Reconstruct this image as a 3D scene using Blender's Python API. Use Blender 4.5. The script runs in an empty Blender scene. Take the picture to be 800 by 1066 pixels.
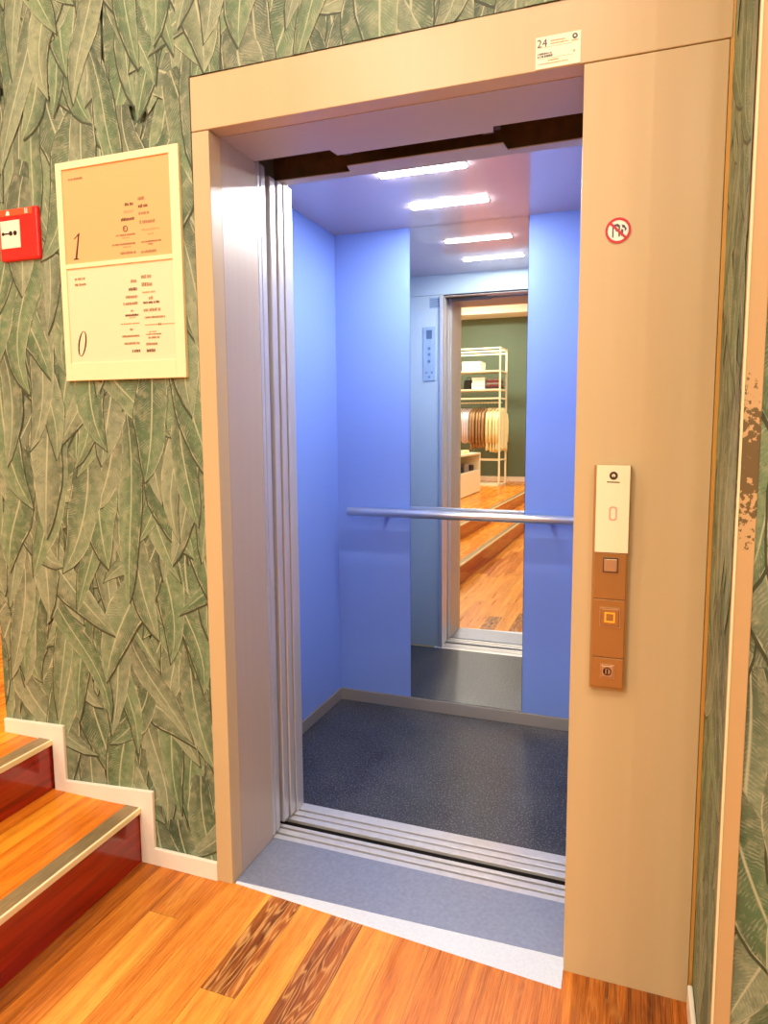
import bpy, bmesh, math, random
from mathutils import Vector, Matrix
C = bpy.context.scene.collection
SC = bpy.context.scene
rnd = random.Random(7)

# ------------------------------------------------------------------ materials
def lin(c):
    return tuple(((v / 255) / 12.92 if v / 255 <= .04045 else ((v / 255 + .055) / 1.055) ** 2.4) for v in c)

def mat(name, rgb, rough=.5, metal=0., spec=.5, noise=0., nscale=8., stretch=(1, 1, 1), bump=0., bscale=200., emit=0., coat=0.):
    m = bpy.data.materials.new(name); m.use_nodes = True
    nt = m.node_tree; b = nt.nodes['Principled BSDF']
    c = (*lin(rgb), 1)
    b.inputs['Base Color'].default_value = c
    b.inputs['Roughness'].default_value = rough
    b.inputs['Metallic'].default_value = metal
    b.inputs['Specular IOR Level'].default_value = spec
    b.inputs['Coat Weight'].default_value = coat
    tc = nt.nodes.new('ShaderNodeTexCoord'); mp = nt.nodes.new('ShaderNodeMapping')
    mp.inputs['Scale'].default_value = stretch
    nt.links.new(tc.outputs['Object'], mp.inputs['Vector'])
    if noise:
        n = nt.nodes.new('ShaderNodeTexNoise'); n.inputs['Scale'].default_value = nscale; n.inputs['Detail'].default_value = 6
        nt.links.new(mp.outputs['Vector'], n.inputs['Vector'])
        r = nt.nodes.new('ShaderNodeMapRange')
        r.inputs['From Min'].default_value = .3; r.inputs['From Max'].default_value = .7
        r.inputs['To Min'].default_value = 1 - noise; r.inputs['To Max'].default_value = 1 + noise
        nt.links.new(n.outputs['Fac'], r.inputs['Value'])
        mx = nt.nodes.new('ShaderNodeMix'); mx.data_type = 'RGBA'; mx.blend_type = 'MULTIPLY'
        mx.inputs['Factor'].default_value = 1; mx.inputs['A'].default_value = c
        nt.links.new(r.outputs['Result'], mx.inputs['B']); nt.links.new(mx.outputs['Result'], b.inputs['Base Color'])
    if bump:
        n = nt.nodes.new('ShaderNodeTexNoise'); n.inputs['Scale'].default_value = bscale; n.inputs['Detail'].default_value = 3
        nt.links.new(mp.outputs['Vector'], n.inputs['Vector'])
        bp = nt.nodes.new('ShaderNodeBump'); bp.inputs['Strength'].default_value = bump; bp.inputs['Distance'].default_value = .002
        nt.links.new(n.outputs['Fac'], bp.inputs['Height']); nt.links.new(bp.outputs['Normal'], b.inputs['Normal'])
    if emit:
        b.inputs['Emission Color'].default_value = c; b.inputs['Emission Strength'].default_value = emit
    return m

class NB:                                             # tiny node helper
    def __init__(s, m): s.nt = m.node_tree; s.b = s.nt.nodes['Principled BSDF']
    def n(s, t, **k):
        o = s.nt.nodes.new('ShaderNode' + t)
        for a, v in k.items(): setattr(o, a, v)
        return o
    def l(s, a, b): s.nt.links.new(a, b)
    def put(s, sock, v):
        if hasattr(v, 'is_output'): s.l(v, sock)
        else: sock.default_value = v
    def m(s, op, a, b=0., c=0.):
        o = s.n('Math', operation=op); s.put(o.inputs[0], a); s.put(o.inputs[1], b); s.put(o.inputs[2], c); return o.outputs[0]
    def mix(s, f, a, b, mode='MIX'):
        o = s.n('Mix', data_type='RGBA', blend_type=mode)
        s.put(o.inputs['Factor'], f); s.put(o.inputs['A'], a); s.put(o.inputs['B'], b); return o.outputs['Result']
    def rng(s, v, a, b, c, d):
        o = s.n('MapRange'); s.put(o.inputs['Value'], v)
        for k, x in zip(('From Min', 'From Max', 'To Min', 'To Max'), (a, b, c, d)): o.inputs[k].default_value = x
        return o.outputs['Result']
    def vec(s, x, y, z=0.):
        o = s.n('CombineXYZ'); s.put(o.inputs[0], x); s.put(o.inputs[1], y); s.put(o.inputs[2], z); return o.outputs[0]
    def noise(s, v, scale, detail=4, rough=.5):
        o = s.n('TexNoise'); s.l(v, o.inputs['Vector']); o.inputs['Scale'].default_value = scale
        o.inputs['Detail'].default_value = detail; o.inputs['Roughness'].default_value = rough; return o.outputs['Fac']
    def uv(s, name):
        o = s.n('UVMap', uv_map=name); q = s.n('SeparateXYZ'); s.l(o.outputs['UV'], q.inputs[0]); return q.outputs[0], q.outputs[1]

def rgb(c): return (*lin(c), 1)

def leaf_material():
    """Printed banana-leaf wallpaper: every leaf has u along and v across, plus two random tones."""
    m = bpy.data.materials.new('leaf_wallpaper'); m.use_nodes = True; k = NB(m)
    u, v = k.uv('leaf'); t, q = k.uv('tone')
    off = k.m('ABSOLUTE', k.m('SUBTRACT', v, .5))                      # 0 at the midrib, .5 at the edge
    vec = k.vec(k.m('MULTIPLY_ADD', t, 37., k.m('MULTIPLY', u, 6.)), k.m('MULTIPLY', v, 1.4), q)
    cloud = k.noise(vec, 1.1, 5, .6)
    ramp = k.n('ValToRGB'); el = ramp.color_ramp.elements
    el[0].position = 0.; el[0].color = rgb((84, 118, 82)); el[1].position = 1.; el[1].color = rgb((142, 156, 112))
    e = el.new(.35); e.color = rgb((106, 136, 94)); e = el.new(.7); e.color = rgb((130, 146, 116))
    k.l(k.m('ADD', k.m('MULTIPLY', t, .7), k.m('MULTIPLY', cloud, .3)), ramp.inputs['Fac'])
    col = ramp.outputs['Color']
    flip = k.m('GREATER_THAN', q, .5)
    side = k.m('ABSOLUTE', k.m('SUBTRACT', v, flip))                    # 0 on the pale printed edge, 1 on the dark edge
    # printed modelling: dark along one edge and where the leaf comes out from under the next one
    col = k.mix(k.rng(side, .45, 1.02, 0., .62), col, rgb((62, 80, 56)))
    col = k.mix(k.rng(u, .02, .62, .80, 0.), col, rgb((58, 76, 56)))
    col = k.mix(k.rng(side, .42, .0, 0., .22), col, rgb((176, 180, 146)))
    mott = k.noise(k.vec(k.m('MULTIPLY_ADD', t, 51., k.m('MULTIPLY', u, 7.)), k.m('MULTIPLY', v, 2.), q), 1.5, 6, .7)
    col = k.mix(k.rng(mott, .50, .72, 0., .55), col, rgb((176, 176, 140)))
    col = k.mix(k.rng(mott, .47, .30, 0., .5), col, rgb((98, 106, 86)))
    # fine side veins, pale in some stretches and dark in others
    ph = k.m('MULTIPLY_ADD', u, 300., k.m('MULTIPLY', off, -60.))
    ph = k.m('ADD', ph, k.m('MULTIPLY', k.noise(vec, 4., 3), 10.))
    vein = k.m('POWER', k.m('MULTIPLY_ADD', k.m('SINE', ph), .5, .5), 3.)
    patch = k.rng(k.noise(vec, 2.6, 4), .44, .60, 0., 1.)
    col = k.mix(k.m('MULTIPLY', vein, k.m('MULTIPLY', patch, .42)), col, rgb((188, 190, 164)))
    col = k.mix(k.m('MULTIPLY', vein, k.rng(k.noise(vec, 3.3, 3), .54, .64, 0., .55)), col, rgb((56, 66, 50)))
    # pale outline and midrib
    edge = k.noise(k.vec(k.m('MULTIPLY', u, 10.), q, t), 1.3, 2)
    col = k.mix(k.m('MULTIPLY', k.rng(off, .455, .485, 0., 1.), k.rng(edge, .42, .58, .0, .8)), col, rgb((194, 198, 162)))
    col = k.mix(k.rng(off, .008, .036, .8, 0.), col, rgb((190, 194, 158)))
    dark = k.m('LESS_THAN', t, -.5)                                    # outline underlays carry tone -1
    col = k.mix(dark, col, rgb((66, 76, 54)))
    k.l(col, k.b.inputs['Base Color'])
    k.b.inputs['Roughness'].default_value = .55; k.b.inputs['Specular IOR Level'].default_value = .35
    bmp = k.n('Bump'); bmp.inputs['Strength'].default_value = .12; bmp.inputs['Distance'].default_value = .001
    k.l(vein, bmp.inputs['Height']); k.l(bmp.outputs['Normal'], k.b.inputs['Normal'])
    return m

def wood_material(name, light, mid, dark, rough=.32):
    """Oiled planks: uv 'plank' in metres (u along), uv 'tone' = (tone, grain figure)."""
    m = bpy.data.materials.new(name); m.use_nodes = True; k = NB(m)
    u, v = k.uv('plank'); t, g = k.uv('tone')
    base = k.vec(k.m('MULTIPLY', u, 1.), k.m('MULTIPLY', v, 14.), k.m('MULTIPLY', t, 20.))
    fine = k.noise(k.vec(k.m('MULTIPLY', u, 9.), k.m('MULTIPLY', v, 330.), t), 1., 5, .65)
    broad = k.noise(base, 2.2, 4, .55)
    warp = k.noise(k.vec(k.m('MULTIPLY', u, 1.5), k.m('MULTIPLY', v, 10.), k.m('MULTIPLY', t, 9.)), 1.5, 3)
    rings = k.m('SINE', k.m('MULTIPLY_ADD', warp, 95., k.m('MULTIPLY_ADD', v, 50., k.m('MULTIPLY', fine, 3.))))
    rings = k.m('POWER', k.m('MULTIPLY_ADD', rings, .5, .5), 4.)
    ramp = k.n('ValToRGB'); el = ramp.color_ramp.elements
    el[0].position = .0; el[0].color = rgb(dark); el[1].position = 1.; el[1].color = rgb(light)
    e = el.new(.5); e.color = rgb(mid)
    f = k.m('ADD', k.m('MULTIPLY', t, .78), k.m('MULTIPLY', k.m('SUBTRACT', broad, .5), 1.15))
    f = k.m('ADD', f, k.m('MULTIPLY', k.m('SUBTRACT', fine, .5), 1.0))
    f = k.m('ADD', f, .12)
    k.l(f, ramp.inputs['Fac'])
    col = k.mix(k.m('MULTIPLY', rings, k.m('MULTIPLY', g, .55)), ramp.outputs['Color'], k.mix(.5, rgb(light), rgb((238, 196, 130))))
    pore = k.rng(k.noise(k.vec(k.m('MULTIPLY', u, 26.), k.m('MULTIPLY', v, 700.), t), 1., 2), .30, .42, .45, 0.)
    col = k.mix(pore, col, rgb(dark))
    k.l(col, k.b.inputs['Base Color'])
    k.l(k.rng(broad, .3, .7, rough - .06, rough + .08), k.b.inputs['Roughness']); k.b.inputs['Specular IOR Level'].default_value = .32
    bmp = k.n('Bump'); bmp.inputs['Strength'].default_value = .15; bmp.inputs['Distance'].default_value = .001
    k.l(fine, bmp.inputs['Height']); k.l(bmp.outputs['Normal'], k.b.inputs['Normal'])
    return m

def speckle_material():
    m = bpy.data.materials.new('speckled_rubber'); m.use_nodes = True; k = NB(m)
    tc = k.n('TexCoord'); o = tc.outputs['Object']
    a = k.noise(o, 170., 2); b = k.noise(o, 4.5, 6, .7); c = k.noise(o, 90., 3)
    col = k.mix(k.rng(b, .35, .7, 0., 1.), rgb((18, 19, 24)), rgb((62, 62, 66)))
    col = k.mix(k.rng(a, .56, .64, 0., .65), col, rgb((132, 134, 142)))
    col = k.mix(k.rng(c, .64, .74, 0., .35), col, rgb((112, 114, 120)))
    k.l(col, k.b.inputs['Base Color'])
    k.l(k.rng(b, .3, .7, .30, .46), k.b.inputs['Roughness'])
    bp = k.n('Bump'); bp.inputs['Strength'].default_value = .25; bp.inputs['Distance'].default_value = .001
    k.l(a, bp.inputs['Height']); k.l(bp.outputs['Normal'], k.b.inputs['Normal'])
    return m

def worn_material():
    """Cream-painted corner strip whose paint is chipped to tan board in one stretch."""
    m = bpy.data.materials.new('worn_corner_paint'); m.use_nodes = True; k = NB(m)
    tc = k.n('TexCoord'); s = k.n('SeparateXYZ'); k.l(tc.outputs['Object'], s.inputs[0])
    z = s.outputs[2]
    n = k.noise(tc.outputs['Object'], 95., 3, .6)
    band = k.m('SUBTRACT', 1., k.m('MINIMUM', 1., k.m('DIVIDE', k.m('ABSOLUTE', k.m('SUBTRACT', z, 1.27)), .15)))
    chip = k.rng(k.m('ADD', n, k.m('MULTIPLY', band, .32)), .62, .66, 0., 1.)
    chip = k.m('MULTIPLY', chip, k.m('GREATER_THAN', band, .02))
    col = k.mix(chip, rgb((200, 168, 118)), rgb((112, 94, 58)))
    k.l(col, k.b.inputs['Base Color']); k.b.inputs['Roughness'].default_value = .45
    return m

M = dict(
    beige=mat('beige_lacquer', (203, 180, 135), .36, noise=.025, nscale=3, stretch=(6, 6, .4), spec=.45),
    soffit=mat('soffit_paint', (184, 170, 154), .45), lining=mat('satin_steel_lining', (190, 174, 154), .38, .15, noise=.02, nscale=4, stretch=(1, 14, .3)),
    steel=mat('brushed_steel', (206, 205, 206), .30, .9, noise=.05, nscale=20, stretch=(.6, 8, 8)),
    strip=mat('door_edge_steel', (214, 212, 210), .34, .55),
    darksteel=mat('dark_steel', (92, 86, 80), .5, .6),
    black=mat('black_gap', (16, 15, 14), .8),
    brown=mat('brown_mechanism', (78, 58, 40), .7, noise=.3, nscale=30),
    brass=mat('brass_edge', (214, 160, 78), .35, .2), backbox=mat('tan_back_box', (176, 138, 82), .4, .3),
    alu=mat('brushed_aluminium', (148, 152, 164), .42, .6, noise=.10, nscale=90, bump=.15, bscale=500), ridge=mat('sill_ridge', (214, 212, 208), .36, .5, noise=.05, nscale=40),
    alulight=mat('aluminium_ramp', (206, 212, 216), .5, .15, noise=.06, nscale=160),
    rubber=speckle_material(),
    blue=mat('blue_laminate', (123, 150, 217), .38, spec=.35),
    kick=mat('kick_plate_steel', (176, 168, 160), .38, .6),
    mirror=mat('mirror_glass', (232, 236, 234), .0, 1.),
    mirroredge=mat('mirror_edge', (70, 84, 90), .3, .3),
    carceil=mat('polished_ceiling_steel', (204, 184, 186), .15, .30, noise=.02, nscale=2),
    carfront=mat('car_front_steel', (190, 204, 208), .36, .2),
    led=mat('led_diffuser', (244, 248, 255), .4, emit=340.),
    board=mat('cream_board', (246, 232, 184), .5),
    peach=mat('peach_paper', (244, 180, 118), .6),
    cream=mat('cream_paper', (246, 222, 180), .6),
    ink=mat('dark_brown_ink', (66, 48, 32), .7), inkmid=mat('brown_ink', (104, 76, 50), .7),
    inksoft=mat('faded_ink', (164, 128, 88), .7),
    inkfaint=mat('faint_ink', (204, 170, 118), .7),
    white=mat('white_paint', (244, 238, 220), .45),
    red=mat('red_plastic', (226, 24, 22), .28),
    orange=mat('orange_red_band', (232, 84, 36), .35),
    label=mat('cream_label', (246, 238, 210), .5),
    signred=mat('prohibition_red', (196, 40, 36), .5),
    skin=mat('white_vinyl', (246, 242, 228), .5),
    glyph=mat('grey_pictogram', (76, 84, 86), .6),
    glass=mat('cream_display_glass', (250, 236, 196), .12, coat=.4),
    digit=mat('display_digit', (252, 150, 128), .4, emit=.25),
    copper=mat('bronze_steel', (184, 146, 92), .30, .7),
    copperlite=mat('button_steel', (208, 176, 140), .34, .75),
    glow=mat('button_glow', (255, 150, 40), .4, emit=.7),
    ceil=mat('ceiling_paint', (250, 244, 226), .7),
    green=mat('green_wall_paint', (100, 118, 94), .6),
    yellow=mat('yellow_wall_paint', (240, 216, 112), .6),
    riser=mat('red_mahogany', (150, 30, 16), .16, noise=.35, nscale=6, stretch=(6, .7, 10), coat=.5),
    nosing=mat('worn_nosing', (152, 134, 98), .35, .4, noise=.22, nscale=30, stretch=(8, 1, 8)),
    wood=wood_material('oiled_planks', (236, 164, 64), (200, 114, 36), (104, 52, 20)),
    tread=wood_material('tread_planks', (246, 168, 46), (222, 122, 24), (146, 58, 14), .26),
    rack=mat('rack_cream_metal', (250, 240, 206), .4),
    box=mat('white_carton', (250, 246, 230), .6),
    blackbag=mat('black_leather', (26, 24, 24), .5),
    shirt=mat('pale_lilac_cotton', (232, 222, 224), .8, noise=.06, nscale=20),
    tan=mat('tan_cotton', (176, 142, 98), .85, noise=.12, nscale=14),
    yellowcloth=mat('cream_yellow_wool', (246, 236, 182), .85, noise=.06, nscale=16),
    darkcloth=mat('dark_knit', (52, 40, 42), .9, noise=.25, nscale=30),
    redcloth=mat('dark_red_knit', (120, 52, 50), .9, noise=.2, nscale=30),
    greycloth=mat('grey_knit', (140, 132, 124), .9, noise=.2, nscale=30),
    tag=mat('green_tag', (150, 176, 110), .6),
    leaf=leaf_material(), worn=worn_material(),
)

# ------------------------------------------------------------------ mesh helpers
def bx(bm, x0, x1, y0, y1, z0, z1):
    v = [bm.verts.new(p) for p in ((x0, y0, z0), (x1, y0, z0), (x1, y1, z0), (x0, y1, z0), (x0, y0, z1), (x1, y0, z1), (x1, y1, z1), (x0, y1, z1))]
    for f in ((0, 3, 2, 1), (4, 5, 6, 7), (0, 1, 5, 4), (1, 2, 6, 5), (2, 3, 7, 6), (3, 0, 4, 7)): bm.faces.new([v[i] for i in f])

def prism(bm, pts, axis, a, b):
    """Extrude a 2-D outline along an axis from a to b."""
    def P(p, t):
        return {'x': (t, p[0], p[1]), 'y': (p[0], t, p[1]), 'z': (p[0], p[1], t)}[axis]
    A = [bm.verts.new(P(p, a)) for p in pts]; B = [bm.verts.new(P(p, b)) for p in pts]
    n = len(pts)
    bm.faces.new(A); bm.faces.new(B[::-1])
    for i in range(n): bm.faces.new((A[i], B[i], B[(i + 1) % n], A[(i + 1) % n]))

def tube(bm, a, b, r, seg=14, r2=None):
    a, b = Vector(a), Vector(b); d = (b - a).normalized()
    s = d.orthogonal().normalized(); t = d.cross(s); r2 = r if r2 is None else r2
    A = []; B = []
    for i in range(seg):
        w = 2 * math.pi * i / seg; o = s * math.cos(w) + t * math.sin(w)
        A.append(bm.verts.new(a + o * r)); B.append(bm.verts.new(b + o * r2))
    bm.faces.new(A[::-1]); bm.faces.new(B)
    for i in range(seg): bm.faces.new((A[i], A[(i + 1) % seg], B[(i + 1) % seg], B[i]))

def path_tube(bm, pts, r, seg=10):
    for a, b in zip(pts, pts[1:]): tube(bm, a, b, r, seg)

def obj(name, bm, m, parent=None, bevel=0., smooth=False, segs=2):
    bmesh.ops.recalc_face_normals(bm, faces=bm.faces)
    me = bpy.data.meshes.new(name); bm.to_mesh(me); bm.free()
    for mm in (m if isinstance(m, (list, tuple)) else [m]): me.materials.append(M[mm] if isinstance(mm, str) else mm)
    o = bpy.data.objects.new(name, me); C.objects.link(o)
    if parent is not None:
        o.parent = parent; o.matrix_parent_inverse = Matrix.Translation(-Vector(parent.location)) if parent.rotation_euler.z == 0 else Matrix()
    if bevel:
        md = o.modifiers.new('bevel', 'BEVEL'); md.width = bevel; md.segments = segs; md.limit_method = 'ANGLE'; md.angle_limit = .6
    if smooth:
        for p in me.polygons: p.use_smooth = True
        if bevel == 0:
            pass
    return o

def box(name, d, m, parent=None, bevel=0.):
    bm = bmesh.new(); bx(bm, *d); return obj(name, bm, m, parent, bevel)

def tag(o, label, cat, group=None, kind=None):
    o['label'] = label; o['category'] = cat
    if group: o['group'] = group
    if kind: o['kind'] = kind
    return o

def thing(name, label, cat, loc, group=None, kind=None, rz=0.):
    o = bpy.data.objects.new(name, None); C.objects.link(o); o.location = loc; o.rotation_euler.z = rz; o.empty_display_size = .1
    return tag(o, label, cat, group, kind)

def struct(o, label=None, cat=None):
    o['kind'] = 'structure'
    if label: o['label'] = label
    if cat: o['category'] = cat
    return o

def outline(bm, pts, y, thick=.0006):
    """A thin printed shape on a plane facing -y (x, z outline)."""
    prism(bm, pts, 'y', y - thick, y)

def ring(bm, cx, cz, ro, ri, y, thick=.0006, seg=28, sx=1., shear=0.):
    def P(r, i, yy):
        a = 2 * math.pi * i / seg; x = math.cos(a) * r * sx; z = math.sin(a) * r
        return bm.verts.new((cx + x + shear * z, yy, cz + z))
    f = [(P(ro, i, y - thick), P(ri, i, y - thick), P(ro, i, y), P(ri, i, y)) for i in range(seg)]
    for i in range(seg):
        a, b = f[i], f[(i + 1) % seg]
        bm.faces.new((a[0], b[0], b[1], a[1])); bm.faces.new((a[0], a[2], b[2], b[0])); bm.faces.new((a[1], b[1], b[3], a[3]))

def text_mesh(bm, s, x, z, size, y, shear=0.):
    cu = bpy.data.curves.new('lettering', 'FONT'); cu.body = s; cu.size = size; cu.extrude = .0003; cu.shear = shear; cu.resolution_u = 3
    o = bpy.data.objects.new('lettering', cu); C.objects.link(o)
    dg = bpy.context.evaluated_depsgraph_get(); me = bpy.data.meshes.new_from_object(o.evaluated_get(dg))
    me.transform(Matrix.Translation((x, y, z)) @ Matrix.Rotation(math.pi / 2, 4, 'X'))
    bm.from_mesh(me)
    bpy.data.objects.remove(o); bpy.data.curves.remove(cu); bpy.data.meshes.remove(me)

def scribble(bm, x0, x1, z, h, y, fill=.7, r=None):
    """A line of tiny printed strokes, too small to read."""
    r = r or rnd; x = x0
    while x < x1 - .0005:
        w = min(h * r.uniform(.35, .7), x1 - x)
        hh = h * r.uniform(.75, 1.)
        bx(bm, x, x + w * fill, y - .0005, y, z - h / 2, z - h / 2 + hh)
        x += w + (h * .35 if r.random() < .12 else h * .05)

# ------------------------------------------------------------------ dimensions
XL, XR, XO = .0527, 1.002, 1.285          # opening and outer edge of the portal
ZH, ZT = 2.10, 2.236
D = 1.2873                                 # rear wall of the car
CX0, CX1, ZC = -.2133, 1.05, 2.215
YW = .012                                  # wallpapered wall plane
ZCEIL, YREAR = 3.70, -8.14
S1, S2 = .174, .337                        # heights of the first step and of the platform
SK = .020                                  # the steps are turned a hair off square

# ------------------------------------------------------------------ wallpaper
def leaf_bm(x0, x1, z0, z1, seed, density=95, scale=1., clip=None):
    """Overlapping printed leaves on the x-z plane; layers are a hundredth of a millimetre apart."""
    r = random.Random(seed); bm = bmesh.new()
    L1 = bm.loops.layers.uv.new('leaf'); L2 = bm.loops.layers.uv.new('tone')
    n = int((x1 - x0) * (z1 - z0) * density * 1.9); items = []
    for i in range(n):
        items.append((r.uniform(x0 - .05, x1 + .05), r.uniform(z0 - .1, z1 + .3)))
    items.sort(key=lambda p: p[1] + r.uniform(-.35, .35))
    depth = 0.
    base = [bm.verts.new(p) for p in ((x0, 0, z0), (x1, 0, z0), (x1, 0, z1), (x0, 0, z1))]
    f = bm.faces.new(base)
    for lp in f.loops: lp[L1].uv = (.2, .3); lp[L2].uv = (.2, 0)
    for x, z in items:
        ln = r.uniform(.30, .56) * scale; w = r.uniform(.036, .066) * scale
        ang = r.gauss(0, .20) if r.random() < .8 else r.gauss(0, .5)
        bend = r.gauss(0, .55); bend2 = r.gauss(0, 1.0); tone = r.random(); fl = r.random()
        up = 1
        N = 11
        for k in range(2):
            depth += .000007
            ws = w * (1.0 if k == 0 else 1.); ext = 1.006 if k == 0 else 1.
            sx = (.0035 if fl < .5 else -.0035) * scale if k == 0 else 0
            rows = []
            px, pz, a = x + sx, z - (.004 if k == 0 else 0), ang
            for j in range(N + 1):
                t = j / N
                # full near the base, drawn to a point at the hanging tip
                wd = ws * (math.sin(math.pi * min(1., .10 + .90 * t)) ** .75) * (1. if t < .75 else 1.)
                if j == N: wd = .0006
                nx, nz = math.cos(a), math.sin(a)
                wav = 1 + .13 * math.sin(7 * t + fl * 12) + .05 * math.sin(19 * t + fl * 40)
                rows.append((px - nx * wd * wav, pz - nz * wd * wav, px, pz, px + nx * wd * (2 - wav), pz + nz * wd * (2 - wav)))
                st = ln * ext / N
                px += math.sin(a) * st; pz -= math.cos(a) * st
                a += (bend + bend2 * math.cos(math.pi * t * 1.3)) / N
            vs = [[bm.verts.new((q[0], -depth, q[1])), bm.verts.new((q[2], -depth, q[3])), bm.verts.new((q[4], -depth, q[5]))] for q in rows]
            for j in range(N):
                for h in range(2):
                    f = bm.faces.new((vs[j][h], vs[j + 1][h], vs[j + 1][h + 1], vs[j][h + 1]))
                    us = (j / N, (j + 1) / N, (j + 1) / N, j / N); vv = (h * .5, h * .5, h * .5 + .5, h * .5 + .5)
                    for lp, uu, v2 in zip(f.loops, us, vv):
                        lp[L1].uv = (uu * ln / .4, v2); lp[L2].uv = ((-1 if k == 0 else tone), fl)
    if clip: x0, x1, z0, z1 = clip
    for co, no in ((( x0, 0, 0), (-1, 0, 0)), ((x1, 0, 0), (1, 0, 0)), ((0, 0, z0), (0, 0, -1)), ((0, 0, z1), (0, 0, 1))):
        g = list(bm.verts) + list(bm.edges) + list(bm.faces)
        bmesh.ops.bisect_plane(bm, geom=g, plane_co=co, plane_no=no, clear_outer=True)
    return bm

def wallpaper(bm):
    for f in bm.faces: f.normal_update()
    return bm

def joined(bms, xf=None):
    out = bmesh.new(); 
    for n in ('leaf', 'tone'): out.loops.layers.uv.new(n)
    for b in bms:
        me = bpy.data.meshes.new('tmp'); b.to_mesh(me); b.free(); out.from_mesh(me); bpy.data.meshes.remove(me)
    if xf: bmesh.ops.transform(out, matrix=xf, verts=out.verts)
    return out

def paper_obj(name, bm, parent):
    me = bpy.data.meshes.new(name); bm.to_mesh(me); bm.free(); me.materials.append(M['leaf'])
    o = bpy.data.objects.new(name, me); C.objects.link(o); o.parent = parent
    return o

# left / front wall
bm = bmesh.new()
bx(bm, -.81, -.0006, YW, YW + .10, 0, ZCEIL)
w = struct(obj('wall_front', bm, 'green'), 'green leaf-patterned wallpaper wall around the elevator', 'wall')
paper_obj('wallpaper', joined([leaf_bm(-.81, 1.297, 0., ZCEIL, 11, clip=(-.81, -.0006, 0., ZCEIL))], Matrix.Translation((0, YW - .001, 0))), w)
w = struct(box('wall_front_upper', (-.0005, 1.40, YW, YW + .10, ZT + .0005, ZCEIL), 'green'), 'leaf-papered wall above the elevator header', 'wall')
paper_obj('wallpaper', joined([leaf_bm(-.81, 1.297, 0., ZCEIL, 11, clip=(-.0005, 1.297, ZT + .0005, ZCEIL))], Matrix.Translation((0, YW - .001, 0))), w)

# right-hand return wall (faces -x) and the projecting wall (faces -y)
XS, YP = 1.295, -.30
w = struct(box('wall_right_return', (XS + .001, XS + .06, YP + .012, YW, 0, ZCEIL), 'green'), 'narrow leaf-papered return wall right of the elevator', 'wall')
rot = Matrix.Translation((XS, 0, 0)) @ Matrix.Rotation(-math.pi / 2, 4, 'Z')
paper_obj('wallpaper', joined([leaf_bm(-YW, -YP - .012, 0, ZCEIL, 21, 110, .9)], rot), w)
w = struct(box('wall_right', (XS + .029, 4., YP, YP + .1, 0, ZCEIL), 'green'), 'large leaf-papered wall at the right edge', 'wall')
paper_obj('wallpaper', joined([leaf_bm(XS + .029, 2.1, 0, ZCEIL, 31, 95, 1.0)], Matrix.Translation((0, YP - .001, 0))), w)
tr = struct(box('trim_1', (XS - .0005, XS + .03, YP - .0075, YP + .012, 0, ZCEIL), 'worn', None, .002), 'worn cream corner strip with chipped paint', 'corner trim')
box('corner_bead', (XS - .0015, XS + .0025, YP - .0095, YP - .0076, 0, ZCEIL), 'board', tr, .0007)

# other walls of the shop
struct(box('wall_rear', (-5, 4, YREAR - .1, YREAR, 0, ZCEIL), 'green'), 'plain green shop wall behind the clothes rack', 'wall')
struct(box('wall_left', (-5.1, -5, YREAR, 2., 0, ZCEIL), 'ceil'))
struct(box('wall_shop_right', (4., 4.1, YREAR, YP + .1, 0, ZCEIL), 'ceil'))
struct(box('wall_beyond', (-5, -.81, 1.0, 1.1, 0, ZCEIL), 'yellow'), 'yellow wall glimpsed past the left edge', 'wall')
struct(box('ceiling', (-5.1, 4.1, YREAR - .1, 2., ZCEIL, ZCEIL + .1), 'ceil'))
struct(box('trim_2', (-5, 4, YREAR, YREAR + .5, 3.43, ZCEIL), 'ceil'), 'cream bulkhead along the top of the rear wall', 'bulkhead')
struct(box('baseboard_rear', (-5, 4, YREAR, YREAR + .015, S2, S2 + .09), 'white'))

# ------------------------------------------------------------------ floor planks
def planks(x_edges, y0, y1, z, seed, mats, special=None, dirn='y', joint=None, tones=(.35, .95)):
    r = random.Random(seed); bm = bmesh.new()
    U = bm.loops.layers.uv.new('plank'); T = bm.loops.layers.uv.new('tone')
    g = .0003
    for k, (a, b) in enumerate(zip(x_edges, x_edges[1:])):
        y = y1 + r.uniform(0, .8); js = [y1]
        if joint and k in joint: js += joint[k]; y = js[-1]
        else: y -= r.uniform(.0, .6)
        while True:
            y -= r.uniform(.6, 1.3)
            if y < y0 + .15: break
            if y < js[-1] - .2: js.append(y)
        js.append(y0)
        for i, (p, q) in enumerate(zip(js, js[1:])):
            tone = r.uniform(*tones); fig = max(0, r.gauss(.0, .45)); fig = min(fig, .8)
            if special and (k, i) in special: tone, fig = special[(k, i)]
            vs = [bm.verts.new(c) for c in ((a + g, q + g, z), (b - g, q + g, z), (b - g, p - g, z), (a + g, p - g, z))]
            f = bm.faces.new(vs); off = r.uniform(0, 40)
            for lp, (uu, vv) in zip(f.loops, ((q, 0), (q, b - a), (p, b - a), (p, 0))):
                lp[U].uv = (uu + off, vv + off * .37); lp[T].uv = (tone, fig)
    return bm

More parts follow.
